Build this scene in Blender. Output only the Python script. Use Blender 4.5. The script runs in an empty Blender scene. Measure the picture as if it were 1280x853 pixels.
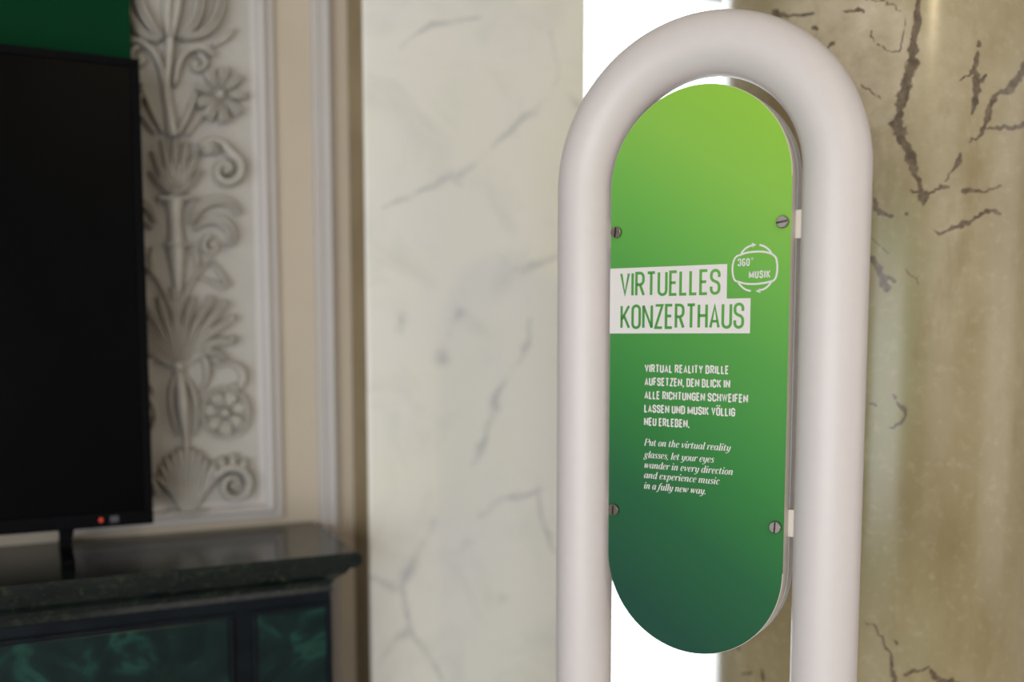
import bpy, bmesh, math, random
import numpy as np
from mathutils import Vector, Matrix
random.seed(7)
C = bpy.context.scene
COL = C.collection
PI = math.pi

# ------------------------------------------------------------------ camera
FPX = 1244.4                      # focal length in pixels of a 1280 wide frame (35 mm lens)
TILT = math.atan(.0886)
CAMZ = 1.5
PPY = 528.97
cam_d = bpy.data.cameras.new('camera'); cam = bpy.data.objects.new('camera', cam_d); COL.objects.link(cam)
cam_d.sensor_width = 36; cam_d.lens = FPX / 1280 * 36; cam_d.shift_y = (PPY - 426.5) / 1280
cam_d.clip_start = .02
cam.location = (0, 0, CAMZ); cam.rotation_euler = (PI / 2 - TILT, 0, 0)
cam_d.dof.use_dof = True; cam_d.dof.focus_distance = 1.355; cam_d.dof.aperture_fstop = 1.2
C.camera = cam

# ------------------------------------------------------------------ world, lights, exposure
C.view_settings.view_transform = 'Standard'; C.view_settings.look = 'None'
C.view_settings.gamma = 1; C.view_settings.exposure = 0
C.view_settings.use_curve_mapping = False
w = bpy.data.worlds.new('sky'); C.world = w; w.use_nodes = True
bg = w.node_tree.nodes['Background']; bg.inputs[0].default_value = (.93, .97, 1, 1); bg.inputs[1].default_value = 4.0

def area(name, loc, target, sx, sy, power, col):
    l = bpy.data.lights.new(name, 'AREA'); l.shape = 'RECTANGLE'; l.size = sx; l.size_y = sy
    l.energy = power; l.color = col
    o = bpy.data.objects.new(name, l); COL.objects.link(o); o.location = loc
    o.rotation_euler = (Vector(target) - Vector(loc)).to_track_quat('-Z', 'Y').to_euler()
    return o
area('hall_daylight', (-1.45, -1.6, 1.35), (.3, 1.4, 1.5), 1.8, 1.9, 50, (.89, .95, 1))
area('front_fill', (-.35, -2.9, 1.15), (-.1, 1.9, 1.45), 1.5, 1.5, 44, (.94, .965, 1))  # added low fill light behind the camera to lift the pilaster, no real source
area('right_daylight', (2.2, -2.2, 1.6), (-.6, 1.8, 1.4), 1.3, 1.7, 9, (1, .93, .91))
area('rim_light', (2.7, .7, 1.5), (.3, 1.4, 1.5), .9, 1.8, 7, (1, .97, .96))  # added unseen light that gives the tube and panel edges a bright rim

# ------------------------------------------------------------------ helpers
def srgb(r, g, b, k=1.0):
    f = lambda c: (c / 255 / 12.92 if c / 255 <= .04045 else ((c / 255 + .055) / 1.055) ** 2.4) * k
    return (f(r), f(g), f(b), 1)

def tag(o, label=None, cat=None, group=None, kind=None):
    if label: o['label'] = label
    if cat: o['category'] = cat
    if group: o['group'] = group
    if kind: o['kind'] = kind
    return o

def empty(name, loc, rz, label, cat, group=None):
    o = bpy.data.objects.new(name, None); COL.objects.link(o)
    o.empty_display_size = .1; o.location = loc; o.rotation_euler = (0, 0, rz)
    return tag(o, label, cat, group)

class MB:
    """collects geometry and links it as ONE mesh object"""
    def __init__(s, twin=False): s.v = []; s.f = []; s.m = []; s.sm = []; s.twin = MB() if twin else None
    def add(s, vs, fs, mi=0, smooth=False):
        b = len(s.v); s.v += [tuple(map(float, p)) for p in vs]
        for f in fs: s.f.append(tuple(i + b for i in f)); s.m.append(mi); s.sm.append(smooth)
    def box(s, x0, x1, y0, y1, z0, z1, mi=0):
        vs = [(x, y, z) for x in (x0, x1) for y in (y0, y1) for z in (z0, z1)]
        s.add(vs, [(0, 1, 3, 2), (4, 6, 7, 5), (0, 4, 5, 1), (2, 3, 7, 6), (0, 2, 6, 4), (1, 5, 7, 3)], mi)
    def prism(s, outline, y0, y1, mi=0, mside=None, smooth=False):
        """outline in (x,z), anticlockwise seen from -y; extruded y0 (front) to y1"""
        n = len(outline); vs = [(x, y0, z) for x, z in outline] + [(x, y1, z) for x, z in outline]
        s.add(vs, [tuple(range(n))], mi); b = len(s.v) - 2 * n
        ms = mi if mside is None else mside
        s.f.append(tuple(b + n + i for i in reversed(range(n)))); s.m.append(ms); s.sm.append(False)
        for i in range(n):
            j = (i + 1) % n
            s.f.append((b + i, b + n + i, b + n + j, b + j)); s.m.append(ms); s.sm.append(smooth)
    def grid(s, P, mi=0, smooth=True, flip=False):
        P = np.asarray(P); a, b = P.shape[:2]
        fs = []
        for i in range(a - 1):
            for j in range(b - 1):
                q = (i * b + j, i * b + j + 1, (i + 1) * b + j + 1, (i + 1) * b + j)
                fs.append(q[::-1] if flip else q)
        s.add(P.reshape(-1, 3), fs, mi, smooth)
    def build(s, name, mats, parent=None, bevel=0, seg=2, fix=True, angle=None):
        me = bpy.data.meshes.new(name); me.from_pydata(s.v, [], s.f)
        for m in (mats if isinstance(mats, (list, tuple)) else [mats]): me.materials.append(m)
        me.polygons.foreach_set('material_index', s.m); me.polygons.foreach_set('use_smooth', s.sm)
        if fix:
            bm = bmesh.new(); bm.from_mesh(me); bmesh.ops.recalc_face_normals(bm, faces=bm.faces); bm.to_mesh(me); bm.free()
        me.update()
        o = bpy.data.objects.new(name, me); COL.objects.link(o)
        if parent: o.parent = parent
        if bevel:
            b = o.modifiers.new('bevel', 'BEVEL'); b.width = bevel; b.segments = seg; b.limit_method = 'ANGLE'; b.angle_limit = .6
        return o

def big_grid(name, P, mat, attr=None, flip=False, parent=None):
    P = np.asarray(P, dtype=np.float64); a, b = P.shape[:2]
    me = bpy.data.meshes.new(name)
    me.vertices.add(a * b); me.vertices.foreach_set('co', P.reshape(-1))
    i = np.arange(a - 1)[:, None] * b + np.arange(b - 1)[None]
    q = np.stack([i, i + 1, i + b + 1, i + b], -1).reshape(-1, 4)
    if flip: q = q[:, ::-1]
    n = len(q); me.loops.add(n * 4); me.polygons.add(n)
    me.loops.foreach_set('vertex_index', np.ascontiguousarray(q).reshape(-1).astype(np.int32))
    me.polygons.foreach_set('loop_start', (np.arange(n) * 4).astype(np.int32))
    me.polygons.foreach_set('use_smooth', np.ones(n, dtype=bool))
    me.update(calc_edges=True)
    if attr is not None:
        for an, av in attr.items():
            at = me.attributes.new(an, 'FLOAT', 'POINT'); at.data.foreach_set('value', np.ascontiguousarray(av.reshape(-1), dtype=np.float32))
    me.materials.append(mat); me.validate()
    o = bpy.data.objects.new(name, me); COL.objects.link(o)
    if parent: o.parent = parent
    return o

# node material helper
class NM:
    def __init__(s, name):
        s.m = bpy.data.materials.new(name); s.m.use_nodes = True; s.t = s.m.node_tree
        s.b = s.t.nodes['Principled BSDF']
    def n(s, ty, **kw):
        x = s.t.nodes.new(ty)
        for k, v in kw.items():
            if k in ('i',):
                for kk, vv in v.items(): x.inputs[kk].default_value = vv
            else: setattr(x, k, v)
        return x
    def l(s, a, b): s.t.links.new(a, b)
    def set(s, **kw):
        for k, v in kw.items(): s.b.inputs[k.replace('_', ' ')].default_value = v
        return s
    def ramp(s, fac, stops, interp='LINEAR'):
        r = s.n('ShaderNodeValToRGB'); r.color_ramp.interpolation = interp
        e = r.color_ramp.elements
        while len(e) < len(stops): e.new(.5)
        for k, (p, c) in enumerate(stops): e[k].position = p; e[k].color = c if len(c) == 4 else (*c, 1)
        s.l(fac, r.inputs[0]); return r.outputs[0]
    def noise(s, scale, detail=4, rough=.55, stretch=None, dist=0, coord='Object'):
        tc = s.n('ShaderNodeTexCoord'); src = tc.outputs[coord]
        if stretch:
            mp = s.n('ShaderNodeMapping'); mp.inputs['Scale'].default_value = stretch; s.l(src, mp.inputs[0]); src = mp.outputs[0]
        t = s.n('ShaderNodeTexNoise'); t.inputs['Scale'].default_value = scale; t.inputs['Detail'].default_value = detail
        t.inputs['Roughness'].default_value = rough; t.inputs['Distortion'].default_value = dist
        s.l(src, t.inputs['Vector']); return t.outputs['Fac']
    def mix(s, fac, a, b):
        x = s.n('ShaderNodeMix', data_type='RGBA')
        for v, i in ((fac, 0), (a, 6), (b, 7)):
            if hasattr(v, 'links'): s.l(v, x.inputs[i])
            else: x.inputs[i].default_value = v
        return x.outputs[2]
    def math(s, op, a, b=0.0, clamp=False):
        x = s.n('ShaderNodeMath', operation=op); x.use_clamp = clamp
        for v, i in ((a, 0), (b, 1)):
            if hasattr(v, 'links'): s.l(v, x.inputs[i])
            else: x.inputs[i].default_value = v
        return x.outputs[0]
    def base(s, sock): s.l(sock, s.b.inputs['Base Color']); return s
    def bump(s, h, strength=.2, dist=.002):
        x = s.n('ShaderNodeBump'); x.inputs['Strength'].default_value = strength; x.inputs['Distance'].default_value = dist
        s.l(h, x.inputs['Height']); s.l(x.outputs[0], s.b.inputs['Normal']); return s

def plain(name, col, rough=.5, var=.06, scale=30, **kw):
    m = NM(name); m.set(Roughness=rough, **kw)
    lo = tuple(c * (1 - var) for c in col[:3]) + (1,); hi = tuple(min(1, c * (1 + var)) for c in col[:3]) + (1,)
    m.base(m.ramp(m.noise(scale), [(.3, lo), (.7, hi)])); return m.m

# ------------------------------------------------------------------ materials
M = {}
M['plaster'] = plain('cream_plaster', srgb(176, 165, 149, 1.22), .7, .03, 6)
M['moulding'] = plain('white_painted_moulding', srgb(182, 177, 174, 1.12), .5, .02, 12)
M['stucco_ground'] = plain('stucco_ground', srgb(172, 168, 162, 1.1), .75, .04, 14)
M['stucco'] = plain('stucco_relief', srgb(170, 165, 157, 1.1), .7, .10, 25)
M['ceiling'] = plain('ceiling_paint', (.68, .66, .62, 1), .8, .02)
M['hall_wall'] = plain('hall_wall_paint', (.6, .585, .56, 1), .8, .03)
m = NM('light_stone_floor'); m.set(Roughness=.35)
m.base(m.ramp(m.noise(3, 6, stretch=(1, 2, 1)), [(.3, (.46, .43, .4, 1)), (.7, (.58, .55, .52, 1))])); M['floor'] = m.m
M['white_coat'] = plain('white_powder_coat', srgb(216, 208, 206), .42, .012, 60)
M['panel_edge'] = plain('cream_panel_edge', srgb(226, 216, 206), .55, .02, 60)
M['tab'] = plain('cream_mounting_tab', srgb(228, 218, 204), .55, .02, 60)
M['back_panel'] = plain('grey_white_back_panel', srgb(205, 201, 196), .5, .02, 60)
M['print_white'] = plain('printed_white', srgb(226, 221, 218), .55, .01, 80)
M['steel'] = plain('dull_screw_metal', (.40, .35, .325, 1), .22, .12, 300, Metallic=1.0)
M['slot'] = plain('screw_slot_dark', (.05, .045, .045, 1), .5, .1, 100, Metallic=1.0)
M['black_plastic'] = plain('black_plastic', (.004, .004, .005, 1), .5, .1, 50, Specular_IOR_Level=.03)
M['screen'] = plain('black_screen', (.0022, .0022, .0026, 1), .3, .1, 20, Specular_IOR_Level=.03)
M['sensor'] = plain('sensor_window', (.06, .06, .07, 1), .3, .1, 50)
m = NM('standby_light'); m.set(Base_Color=(.5, .03, .01, 1), Emission_Color=(1, .07, .02, 1), Emission_Strength=.16); M['led'] = m.m
M['green_board'] = plain('dark_green_board', srgb(0, 56, 30, .8), .8, .05, 10, Specular_IOR_Level=.1)
M['window_paint'] = plain('window_white_paint', (.86, .87, .88, 1), .4, .02)
m = NM('window_glass'); t = m.t; t.nodes.remove(m.b)
tr = m.n('ShaderNodeBsdfTransparent'); gl = m.n('ShaderNodeBsdfGlossy', i={'Roughness': .02}); fr = m.n('ShaderNodeFresnel', i={'IOR': 1.45}); mx = m.n('ShaderNodeMixShader')
nz = m.ramp(m.noise(2), [(0, (.97, .985, 1, 1)), (1, (.99, 1, 1, 1))]); m.l(nz, tr.inputs[0])
m.l(fr.outputs[0], mx.inputs[0]); m.l(tr.outputs[0], mx.inputs[1]); m.l(gl.outputs[0], mx.inputs[2]); m.l(mx.outputs[0], t.nodes['Material Output'].inputs[0]); M['glass'] = m.m

# dark green-black serpentine stone
m = NM('dark_stone'); m.set(Roughness=.16, Specular_IOR_Level=.3)
m.base(m.mix(m.ramp(m.noise(55, 6, .65, dist=1.2), [(.52, (0, 0, 0, 1)), (.68, (1, 1, 1, 1))]),
             m.ramp(m.noise(9, 5), [(.35, (.003, .006, .007, 1)), (.7, (.011, .016, .014, 1))]), (.026, .034, .019, 1))); M['dark_stone'] = m.m
m = NM('black_stone'); m.set(Roughness=.35, Specular_IOR_Level=.1)
m.base(m.ramp(m.noise(20, 5), [(.3, (.004, .006, .009, 1)), (.7, (.009, .012, .016, 1))])); M['black_stone'] = m.m
m = NM('green_marble'); m.set(Roughness=.25, Specular_IOR_Level=.2)
m.base(m.ramp(m.noise(7, 3, .5, dist=2.2), [(.35, (.004, .013, .0125, 1)), (.52, (.006, .02, .018, 1)), (.62, (.013, .055, .042, 1)), (.72, (.006, .02, .018, 1))])); M['green_marble'] = m.m

# printed gradient of the sign (object coordinates = stand coordinates)
m = NM('printed_green_gradient'); m.set(Roughness=.5, Specular_IOR_Level=.12)
tc = m.n('ShaderNodeTexCoord'); sp = m.n('ShaderNodeSeparateXYZ'); m.l(tc.outputs['Object'], sp.inputs[0])
tt = m.math('ADD', m.math('SUBTRACT', sp.outputs[2], CAMZ - .0558), m.math('MULTIPLY', sp.outputs[0], .65))
tt = m.math('DIVIDE', m.math('ADD', tt, .42), .84, True)
K = 1.1
stops = [(-.38, (35, 75, 60)), (-.22, (41, 96, 61)), (-.1, (54, 122, 62)), (-.03, (65, 135, 66)), (.09, (84, 152, 70)), (.2, (107, 170, 74)), (.3, (130, 182, 74)), (.4, (139, 188, 66))]
m.base(m.ramp(tt, [((a + .42) / .84, srgb(*c, K)) for a, c in stops])); M['print_green'] = m.m

# white veined marble (pilaster) : attribute "vein" holds the vein network
m = NM('white_marble'); m.set(Roughness=.3, Specular_IOR_Level=.35)
at = m.n('ShaderNodeAttribute', attribute_name='vein')
base = m.mix(m.ramp(m.noise(2.2, 4), [(.38, (0, 0, 0, 1)), (.66, (1, 1, 1, 1))]), srgb(235, 233, 221), srgb(233, 231, 229))
base = m.mix(m.ramp(m.noise(7, 5, .6, dist=.8), [(.5, (0, 0, 0, 1)), (.75, (.35, .35, .35, 1))]), base, srgb(196, 200, 194))
vv = m.math('MULTIPLY', m.math('MULTIPLY', at.outputs['Fac'], m.ramp(m.noise(14, 3), [(.36, (.12, .12, .12, 1)), (.62, (1, 1, 1, 1))])), at.outputs['Fac'])
m.base(m.mix(m.ramp(vv, [(.03, (0, 0, 0, 1)), (.8, (.6, .6, .6, 1))]), base, srgb(168, 171, 177))); M['white_marble'] = m.m

m = NM('brown_return'); m.set(Roughness=.4, Specular_IOR_Level=.3)
m.base(m.ramp(m.noise(6, 5), [(.3, srgb(140, 122, 92)), (.7, srgb(166, 148, 116))])); M['brown_return'] = m.m

# beige cracked marble (column)
m = NM('beige_marble'); m.set(Roughness=.2, Specular_IOR_Level=.4)
at = m.n('ShaderNodeAttribute', attribute_name='vein'); at2 = m.n('ShaderNodeAttribute', attribute_name='pale'); at3 = m.n('ShaderNodeAttribute', attribute_name='green')
base = m.ramp(m.noise(5, 5, .55, (1, 1, .45)), [(.3, srgb(141, 127, 92)), (.5, srgb(158, 144, 110)), (.7, srgb(173, 160, 128))])
base = m.mix(m.math('MULTIPLY', at2.outputs['Fac'], m.ramp(m.noise(14, 6, .65), [(.3, (.15, .15, .15, 1)), (.65, (1, 1, 1, 1))])), base, srgb(204, 190, 166))
base = m.mix(m.math('MULTIPLY', at3.outputs['Fac'], m.ramp(m.noise(8, 5, .6), [(.3, (.2, .2, .2, 1)), (.7, (.9, .9, .9, 1))])), base, srgb(150, 155, 112))
base = m.mix(m.ramp(m.noise(60, 5, .6), [(.54, (0, 0, 0, 1)), (.74, (.32, .32, .32, 1))]), base, srgb(200, 187, 156))
base = m.mix(m.ramp(m.noise(18, 6, .7, (1, 1, .3)), [(.54, (0, 0, 0, 1)), (.72, (.5, .5, .5, 1))]), base, srgb(140, 122, 84))
base = m.mix(m.ramp(m.noise(26, 6, .7), [(.62, (0, 0, 0, 1)), (.72, (.3, .3, .3, 1))]), base, srgb(186, 176, 164))
nzv = m.math('MULTIPLY', m.math('SUBTRACT', m.noise(130, 5, .7), .5), .9)
va = m.math('ADD', at.outputs['Fac'], nzv)
vm = m.math('MULTIPLY', m.ramp(va, [(.42, (0, 0, 0, 1)), (.56, (1, 1, 1, 1))]), m.ramp(at.outputs['Fac'], [(.12, (0, 0, 0, 1)), (.3, (.92, .92, .92, 1))]))
m.base(m.mix(vm, base, m.ramp(m.noise(90, 3), [(.35, srgb(84, 72, 62)), (.65, srgb(122, 106, 88))]))); M['beige_marble'] = m.m

# ------------------------------------------------------------------ pixel -> place (only to measure where real surfaces lie)
ca, sa = math.cos(TILT), math.sin(TILT)
def ray(px, py):
    cx = (px - 640) / FPX; cu = -(py - PPY) / FPX
    return np.array([cx, ca + cu * sa, -sa + cu * ca])
CAMP = np.array([0, 0, CAMZ])

# wall frame: u along the wall (to the right and away), y into the wall, z up
PHI = math.atan2(.432, .902); WD = np.array([.902, .432, 0]); WN = np.array([.432, -.902, 0]); WP = np.array([-.333, 2.09, 0])
def wl(u, y, z): return tuple(WP + u * WD - y * WN + np.array([0, 0, z]))
def onwall(px, py, y=0.0):
    """(u, z) of the point of the plane at depth y of the wall frame seen along a sight line"""
    r = ray(px, py); O = WP - y * WN
    t = ((O - CAMP) @ WN) / (r @ WN); P = CAMP + r * t
    return float((P - WP) @ WD), float(P[2])

# ------------------------------------------------------------------ room shell
PIL_D = .11                                            # how far the pilaster stands out
uP0 = onwall(459, 426, -PIL_D)[0]; uP1 = onwall(731.5, 426, -PIL_D)[0]
WU0, WU1, RV, RH = -3.2, 3.4, 6.2, 4.5
WIN = (uP1 - .03, uP1 + 1.5, .42, 3.3)
def room(name, mb, mat, **k):
    o = mb.build(name, mat, None, **k); o.location = WP; o.rotation_euler = (0, 0, PHI); tag(o, kind='structure'); return o
b = MB(); T = .32
b.box(WU0, WIN[0], 0, T, 0, RH); b.box(WIN[1], WU1, 0, T, 0, RH); b.box(WIN[0], WIN[1], 0, T, 0, WIN[2]); b.box(WIN[0], WIN[1], 0, T, WIN[3], RH)
room('wall_back', b, M['plaster'])
b = MB(); b.box(WU0 - .1, WU0, -RV, T, 0, RH); room('wall_left', b, M['hall_wall'])
b = MB(); b.box(WU1, WU1 + .1, -RV, T, 0, RH); room('wall_right', b, M['hall_wall'])
b = MB(); b.box(WU0 - .1, WU1 + .1, -RV - .1, -RV, 0, RH); room('wall_front', b, M['hall_wall'])
b = MB(); b.box(WU0 - .1, WU1 + .1, -RV - .1, T, -.1, 0); room('floor', b, M['floor'])
b = MB(); b.box(WU0 - .1, WU1 + .1, -RV - .1, T, RH, RH + .1); room('ceiling', b, M['ceiling'])
# window in the reveal
wr = empty('window_1', wl(WIN[0], .24, WIN[2]), PHI, None, None); wr['kind'] = 'structure'
W_, H_ = WIN[1] - WIN[0], WIN[3] - WIN[2]
b = MB()
for x0, x1, z0, z1 in ((0, .06, 0, H_), (W_ - .06, W_, 0, H_), (.06, W_ - .06, 0, .07), (.06, W_ - .06, H_ - .06, H_)): b.box(x0, x1, -.03, .04, z0, z1)
b.build('window_frame', M['window_paint'], wr, .004)
ZT = CAMZ + .89 - WIN[2]
b = MB(); b.box(.061, W_ - .061, -.025, .035, ZT, ZT + .08); b.build('transom', M['window_paint'], wr, .004)
b = MB(); b.box(.061, W_ - .061, .002, .006, .071, ZT - .001); b.build('pane', M['glass'], wr)
b = MB(); b.box(.061, W_ - .061, .002, .006, ZT + .081, H_ - .061); b.build('pane', M['glass'], wr)

# white vertical wall moulding between panel and pilaster
def profile_strip(u0, u1, z0, z1, prof):
    """prof: (fraction across, projection) ; closed against the wall"""
    b = MB(); pts = [(u0 + (u1 - u0) * f, -p) for f, p in prof]
    n = len(pts); vs = [(x, y, z0) for x, y in pts] + [(x, y, z1) for x, y in pts]
    b.add(vs, [(i, i + 1, n + i + 1, n + i) for i in range(n - 1)] + [tuple(range(n)), tuple(range(2 * n - 1, n - 1, -1)), (0, n, 2 * n - 1, n - 1)])
    return b
MOULD = [(0, 0), (0, .010), (.12, .016), (.25, .016), (.3, .011), (.4, .012), (.55, .022), (.72, .024), (.85, .016), (.9, .012), (1, .011), (1, 0)]
um0, um1 = onwall(393, 300)[0], onwall(418, 300)[0]
room('trim_1', profile_strip(um0, um1, .16, 4.2, MOULD), M['moulding'])
b = MB(); b.box(WU0, uP0 - .002, -.02, 0, 0, .16); room('baseboard_back', b, M['moulding'], bevel=.004)

# ------------------------------------------------------------------ vein networks
def seg_field(X, Z, lines, warp=0.0, seed=1):
    """1 on a vein's axis, .5 at its half width, 0 at twice that"""
    rng = np.random.RandomState(seed)
    F = np.zeros_like(X)
    for pts in lines:
        for (x0, z0, w0), (x1, z1, w1) in zip(pts[:-1], pts[1:]):
            dx, dz = x1 - x0, z1 - z0; L2 = dx * dx + dz * dz + 1e-12
            pad = 2.2 * max(w0, w1)
            k = (X > min(x0, x1) - pad) & (X < max(x0, x1) + pad) & (Z > min(z0, z1) - pad) & (Z < max(z0, z1) + pad)
            if not k.any(): continue
            t = np.clip(((X[k] - x0) * dx + (Z[k] - z0) * dz) / L2, 0, 1)
            d = np.hypot(X[k] - x0 - t * dx, Z[k] - z0 - t * dz); wv = w0 + (w1 - w0) * t
            F[k] = np.maximum(F[k], np.clip(1 - d / (2 * wv), 0, 1))
    return F
def jag(pts, n, amp, rng):
    out = []
    for a, c in zip(pts[:-1], pts[1:]):
        for i in range(n):
            t = i / n; j = rng.normal(0, amp, 2) if i else (0, 0)
            out.append((a[0] + (c[0] - a[0]) * t + j[0], a[1] + (c[1] - a[1]) * t + j[1], (a[2] + (c[2] - a[2]) * t) * (rng.uniform(.6, 1.35))))
    out.append(pts[-1]); return out

# ------------------------------------------------------------------ white marble pilaster
pil = empty('marble_pilaster', wl((uP0 + uP1) / 2, 0, 0), PHI, 'pale cream marble pilaster with faint grey veins, between the moulded wall and the bright window', 'pilaster')
PX = 1.66e-3
raw = [[(610, 190, 4), (590, 208, 4), (566, 221, 7), (530, 236, 4), (500, 250, 3), (478, 260, 2)], [(566, 221, 7), (578, 232, 3)],
       [(610, 190, 3), (650, 150, 5), (676, 132, 5), (690, 118, 4), (698, 84, 3), (688, 40, 2)], [(706, 117, 4), (718, 128, 5), (732, 138, 4)],
       [(618, 312, 2), (634, 332, 5), (652, 338, 8), (672, 331, 5), (694, 321, 4)], [(502, 396, 8), (499, 412, 8)], [(575, 392, 6), (570, 404, 7), (561, 420, 3)],
       [(552, 444, 8), (553, 450, 7)], [(662, 400, 3), (660, 430, 4), (648, 455, 5), (632, 475, 5), (618, 500, 7), (611, 530, 7), (606, 552, 7), (596, 574, 5), (590, 582, 3)],
       [(542, 652, 5), (530, 680, 7), (516, 702, 7), (502, 736, 7), (494, 738, 6), (478, 727, 5), (464, 724, 3)], [(502, 736, 5), (506, 756, 4), (512, 784, 5)],
       [(474, 832, 4), (490, 806, 4), (510, 784, 6), (530, 812, 4), (552, 850, 3)], [(566, 692, 3), (580, 684, 7), (590, 678, 5)], [(600, 645, 5), (622, 628, 6), (645, 622, 5), (676, 612, 3)],
       [(628, 750, 7), (632, 749, 7)], [(500, 60, 2), (540, 30, 3), (600, 22, 2)], [(672, 610, 3), (680, 660, 4), (694, 690, 3)]]
rng = np.random.RandomState(3)
lines = []
uc = (uP0 + uP1) / 2
for L in raw:
    pts = []
    for px, py, wd in L:
        u, z = onwall(px, py, -PIL_D); pts.append((u - uc, z, wd * PX * 1.05))
    lines.append(jag(pts, 3, .0025, rng))
hw = (uP1 - uP0) / 2
xs = np.linspace(-hw, hw, 150)
zs = np.concatenate([[0, .3], np.linspace(.55, 2.45, 520), [3, 3.6, 4.2, 4.49]])
X, Z = np.meshgrid(xs, zs); P = np.stack([X, np.full_like(X, -PIL_D), Z], -1)
# small rounded arrises then the returns to the wall
rad = .006
P[:, 0, 1] += rad; P[:, -1, 1] += rad
ext = lambda col, y: np.stack([col[:, 0], np.full(len(col), y), col[:, 2]], -1)[:, None]
P = np.concatenate([P, ext(P[:, -1], -.003)], 1)
F = seg_field(X, Z, lines)
F = np.concatenate([F, F[:, -1:]], 1)
big_grid('shaft', P, M['white_marble'], {'vein': F}, parent=pil)

b = MB(); b.box(-hw - .0005, -hw + .03, -PIL_D + rad, -.003, 0, 4.49)  # left return, browner and darker in tone than the shaft
o = b.build('side_return', M['brown_return'], pil, .001); o['label'] = 'brownish return on the left side'

# ------------------------------------------------------------------ beige marble column
colx, coly, colr = .677, 1.86, .29
colm = empty('marble_column', (colx, coly, 0), 0, 'round polished beige marble column with dark jagged cracks, behind the right leg of the sign stand', 'column')
def oncol(px, py):
    r = ray(px, py); o = CAMP - np.array([colx, coly, 0])
    A = r[0] ** 2 + r[1] ** 2; B = 2 * (o[0] * r[0] + o[1] * r[1]); Q = o[0] ** 2 + o[1] ** 2 - colr ** 2
    d = B * B - 4 * A * Q
    t = (-B - math.sqrt(max(d, 0))) / (2 * A); p = o + r * t
    return math.atan2(p[1], p[0]) * colr, p[2]
a8 = lambda L: [(900 + x / 2.842, y / 2.842, wd) for x, y, wd in L]     # measured in an enlarged view
b8 = lambda L: [(880 + x / 3.2, 650 + y / 3.2, wd) for x, y, wd in L]
raw = [a8([(708, -40, 4), (706, 0, 4), (697, 100, 5), (681, 200, 6), (660, 300, 6), (642, 370, 6), (628, 440, 7), (645, 500, 6), (674, 550, 6.5), (688, 615, 4), (712, 672, 2)]),
       a8([(716, 680, 3), (722, 692, 6), (724, 704, 5), (722, 728, 1.5)]), a8([(678, 676, 1), (712, 684, 1.5)]), a8([(920, 150, 2.5), (922, 158, 3)]),
       a8([(918, 180, 1), (908, 210, 3), (904, 245, 3.5), (912, 300, 5), (906, 360, 4.5), (895, 405, 1.5)]), a8([(904, 248, 2), (880, 270, 1.5), (850, 288, 1)]), a8([(915, 292, 3), (945, 268, 2)]),
       a8([(1090, 230, 6), (1068, 262, 7), (1040, 300, 6), (1028, 315, 5.5), (990, 330, 3), (966, 360, 3.5), (955, 400, 4.5), (940, 455, 3), (920, 485, 2), (885, 505, 1)]),
       a8([(950, 458, 1), (985, 453, 2.2), (1040, 458, 2.6), (1068, 448, 4.5), (1100, 438, 4)]), a8([(853, 545, 1.5), (848, 572, 3.4), (828, 605, 1.8), (800, 645, 1)]),
       a8([(738, 692, 1), (765, 672, 2.2), (795, 666, 2.6), (812, 664, 1)]), a8([(862, 680, 2.6), (876, 677, 2.6), (930, 682, 2), (970, 672, 1.8), (1000, 662, 1.2)]),
       a8([(762, 818, 1), (780, 832, 2), (822, 812, 3), (835, 806, 1.4), (858, 802, 3.2), (900, 782, 2), (940, 756, 2.2), (965, 748, 2.8), (996, 760, 2.4)]),
       a8([(190, 46, 4), (205, 50, 4.5), (240, 58, 2), (290, 54, 1.6), (330, 48, 2)]), a8([(550, 706, 2), (556, 745, 3.5), (580, 762, 2.5), (612, 768, 2)]), a8([(660, 760, 2), (664, 762, 2)]),
       a8([(370, 182, 1), (388, 162, 1.6), (402, 154, 2.4)]), a8([(538, 110, 1), (545, 140, .7), (575, 165, .6), (604, 182, .8), (636, 186, .9), (646, 150, .6), (660, 60, .5)]),
       a8([(440, 40, 1.6), (490, 34, 2.6), (510, 44, 1.5)]), a8([(340, 98, 2.2), (346, 104, 2)]), a8([(520, 0, 1), (580, 2, 1), (620, 20, .8), (640, 40, .6)]), a8([(500, 300, .8), (540, 330, 1), (570, 350, .8)]),
       [(1086, 324, 3), (1098, 334, 4), (1104, 352, 5.5), (1108, 362, 4)], [(1104, 345, 3), (1118, 352, 2.5)], [(1090, 298, .8), (1112, 318, .8)], [(1132, 336, .8), (1148, 356, 1)],
       [(1118, 495, 2), (1119, 497, 2)], [(1121, 503, 1.5), (1131, 512, 3), (1131, 522, 2), (1122, 531, 2), (1112, 535, 1.2)], [(1088, 505, 1.5), (1096, 507, 1.5)],
       b8([(645, 410, .8), (690, 435, 1.8), (718, 495, 1.8), (748, 540, 2), (752, 590, 2.2), (756, 625, 3.5), (758, 660, 4)]), b8([(800, 622, 1.5), (830, 608, 2.2), (880, 602, 2), (905, 588, 1)]),
       b8([(908, 605, 2), (920, 628, 4.5), (940, 636, 3)]), b8([(760, 480, 1), (772, 500, 1.4)]), b8([(130, 512, 2), (140, 520, 2.5)]), b8([(150, 620, 1.5), (190, 612, 2)]), b8([(232, 600, 2), (238, 640, 3)]),
       b8([(940, 648, 3), (1000, 650, 2.5), (1040, 660, 2)])]
rng = np.random.RandomState(5); lines = []
PXC = 1.3e-3
for L in raw:
    pts = [(*oncol(px, py), wd * PXC * .9) for px, py, wd in L]
    lines.append(jag(pts, 4, .0016, rng))
th = np.concatenate([np.linspace(-PI * 1.02, -PI * .30, 430), np.linspace(-PI * .30, PI * .98, 70)[1:]])
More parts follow.
